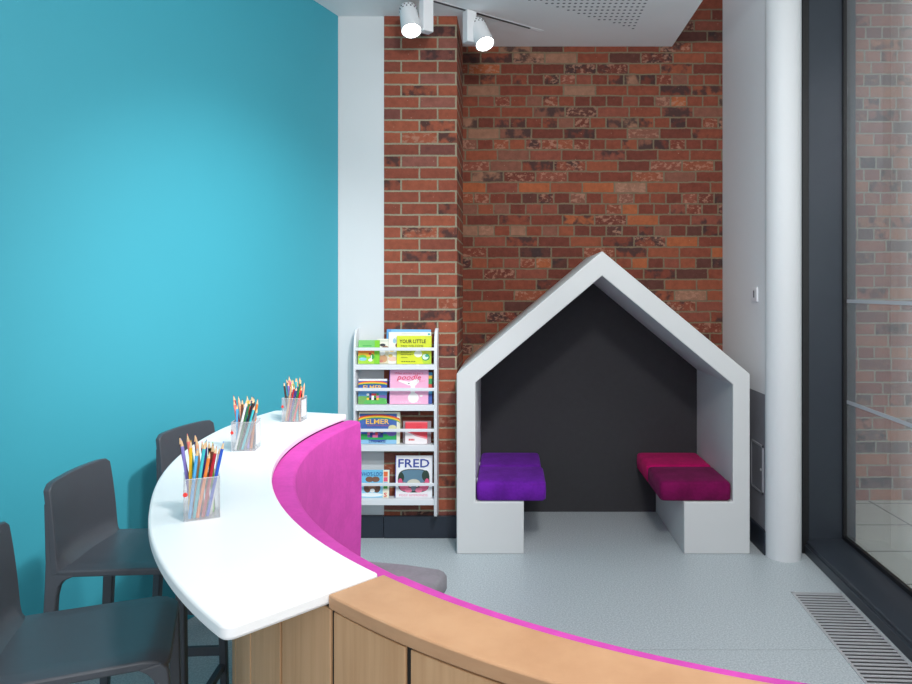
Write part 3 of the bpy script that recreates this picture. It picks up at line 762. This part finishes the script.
# tier 4
book(3, 357, 389.2, 470, 1.0, 'sky blue picture book with brown furry shapes and a letter border, bottom tier', (112, 190, 226),
     [('rect', (150, 208, 236), 0, 0, .8, .5), ('ell', (236, 244, 246), .4, .1, .4, .07), ('ell', (126, 88, 70), .36, .66, .13, .1), ('ell', (126, 88, 70), .56, .66, .13, .1), ('ell', (112, 76, 60), .3, .34, .12, .16), ('ell', (112, 76, 60), .6, .34, .12, .16), ('ell', (146, 106, 86), .45, .38, .12, .12), ('ell', (240, 240, 238), .46, .25, .08, .07), ('rect', (240, 236, 214), .8, 0, 1, 1), ('rect', (226, 110, 60), .82, .76, .95, .94), ('rect', (230, 90, 120), .82, .58, .95, .74), ('rect', (70, 160, 70), .82, .32, .95, .46), ('rect', (110, 180, 220), .82, .48, .95, .56)],
     [("WHO'S-LOO!", (24, 70, 150), .42, .78, .76, .15), ('S', (224, 50, 60), .885, .03, .1, .15, 'b')])
book(3, 395.2, 432.6, 456, .9, 'white picture book with big blue title and oval picture, bottom tier', (238, 238, 242),
     [('rect', (60, 60, 150), 0, 0, .018, 1), ('sup', (48, 66, 62), .5, .40, .43, .28), ('sup', (92, 128, 150), .5, .5, .36, .16), ('ell', (38, 60, 50), .16, .48, .08, .12), ('ell', (38, 62, 52), .82, .52, .1, .13), ('ell', (226, 104, 140), .24, .26, .12, .1), ('ell', (226, 104, 140), .78, .26, .12, .1), ('ell', (236, 130, 160), .36, .18, .1, .06), ('ell', (236, 130, 160), .64, .18, .1, .06), ('ell', (222, 90, 130), .14, .36, .06, .1), ('ell', (222, 90, 130), .86, .36, .06, .1), ('ell', (206, 204, 190), .5, .34, .18, .1), ('ell', (120, 134, 150), .5, .24, .07, .08)],
     [('FRED', (44, 66, 150), .5, .72, .84, .2, 'b'), ('POSY SIMMONDS', (232, 140, 170), .5, .035, .76, .05)])

# ------------------------------------------------------------------ ceiling track and spotlights
d = Vector((.61, .44, 0)).normalized(); pe = Vector((.139, 4.565, CEIL))
tr = thing('lighting_track', 'thin dark lighting track slot crossing the white ceiling', 'track', pe)
ang = math.atan2(d.y, d.x); tr.rotation_euler = (0, 0, ang)
obj('rail', MB().box((-1.9, -.008, -.004), (0, .008, .001)), plain('track_grey', (64, 68, 72), .5), tr)
obj('trim', MB().box((-1.9, -.016, -.002), (.1, -.008, .001)).box((-1.9, .008, -.002), (.1, .016, .001)), spot_white, tr)
def spot(p, aim, side, label, h):
    r = thing('track_spotlight', label, 'spotlight', p, ang, 'spotlights on the ceiling track')
    obj('adapter_box', MB().box((-.034, -.03, -h), (.034, .03, -.004)), spot_white, r, bevel=.005)
    Rz = Matrix.Rotation(-ang, 3, 'Z')
    c = Rz @ Vector(side); c.z = side[2]
    obj('bracket', MB().cyl((0, 0, -h+.05), c, .012), spot_white, r, smooth=True)
    ax = (Rz @ Vector(aim)).normalized()
    q = (-ax).to_track_quat('Z', 'Y')
    prof = [(.04, .088), (.05, .08), (.053, .06), (.056, -.02), (.060, -.098), (.0605, -.1), (.055, -.1), (.053, -.09)]
    hd = obj('lamp_head', MB().lathe(prof, 40), spot_white, r, smooth=True)
    hd.location = c; hd.rotation_mode = 'QUATERNION'; hd.rotation_quaternion = q
    mb = MB()
    for k in range(14):
        a = 2*PI*k/14
        for zz, rr in ((.066, .0525), (.05, .0535)):
            M = Matrix.Rotation(a+(.22 if zz < .06 else 0), 4, 'Z')
            mb.box((rr-.002, -.004, zz-.004), (rr+.0014, .004, zz+.004), M=M)
    obj('vents', mb, plain('vent_dark', (70, 74, 78), .6), hd)
    obj('lens', MB().lathe([(.0, -.0905), (.0545, -.0905), (.0545, -.0935), (0.0, -.0935)], 32), lens, hd)
    return p+Vector(side), Vector(aim).normalized()
L1 = spot(Vector((-.493, 4.11, CEIL)), (.2, -.44, -1), (-.1, -.0, -.115), 'white track spotlight with a lit round face above the left of the brick pier', .2)
L2 = spot(Vector((-.245, 4.288, CEIL)), (.36, -.46, -1), (.066, .01, -.13), 'white track spotlight farther along the track, over the right edge of the brick pier', .2)

# ------------------------------------------------------------------ light
def area(name, loc, aim, size, power, col=(1, 1, 1)):
    l = bpy.data.lights.new(name, 'AREA'); l.shape = 'SQUARE'; l.size = size; l.energy = power; l.color = col
    o = bpy.data.objects.new(name, l); C.objects.link(o); o.location = loc
    o.rotation_euler = (Vector(aim)-Vector(loc)).to_track_quat('-Z', 'Y').to_euler(); return o
area('ceiling_key_and_fill', (.35, .75, 3.22), (.5, 4.0, .5), .35, 62, (1, .98, .95))
area('ceiling_key_and_fill', (.9, 2.4, 3.25), (.9, 2.6, 0), .9, 16, (1, .99, .97))  # soft overhead fill, added without a fitting
area('camera_side_fill', (.2, -1.6, 2.3), (.2, 3.5, 2.8), 1.8, 34, (1, .99, .97))  # added fill behind the camera, tipped up to brighten the ceiling
l = bpy.data.lights.new('wall_washer', 'SPOT'); l.energy = 330; l.spot_size = math.radians(58); l.spot_blend = 1; l.shadow_soft_size = .08
o = bpy.data.objects.new('wall_washer', l); C.objects.link(o); o.location = (.5, 1.5, 3.2)
o.rotation_euler = (Vector((-1.33, 3.7, .85))-o.location).to_track_quat('-Z', 'Y').to_euler()
for (p, a), e in ((L1, 10), (L2, 10)):
    l = bpy.data.lights.new('spot_beam', 'SPOT'); l.energy = e; l.spot_size = math.radians(75); l.spot_blend = .7; l.shadow_soft_size = .05
    o = bpy.data.objects.new('spot_beam', l); C.objects.link(o); o.location = p+a*.105
    o.rotation_euler = a.to_track_quat('-Z', 'Y').to_euler()
w = bpy.data.worlds.new('sky'); bpy.context.scene.world = w; w.use_nodes = True
bg = w.node_tree.nodes['Background']; bg.inputs[0].default_value = (.92, .96, 1.0, 1); bg.inputs[1].default_value = .8

# ------------------------------------------------------------------ camera
cam = bpy.data.cameras.new('camera'); co = bpy.data.objects.new('camera', cam); C.objects.link(co)
co.location = (0, 0, EYE); co.rotation_euler = (PI/2, 0, 0)
cam.sensor_width = 36; cam.sensor_fit = 'HORIZONTAL'; cam.lens = F/912*36
cam.shift_x = -(VX-456)/912; cam.shift_y = (VY-342)/912
cam.clip_start = .05
bpy.context.scene.camera = co
vs = bpy.context.scene.view_settings; vs.view_transform = 'Standard'; vs.look = 'None'; vs.exposure = 0; vs.gamma = 1
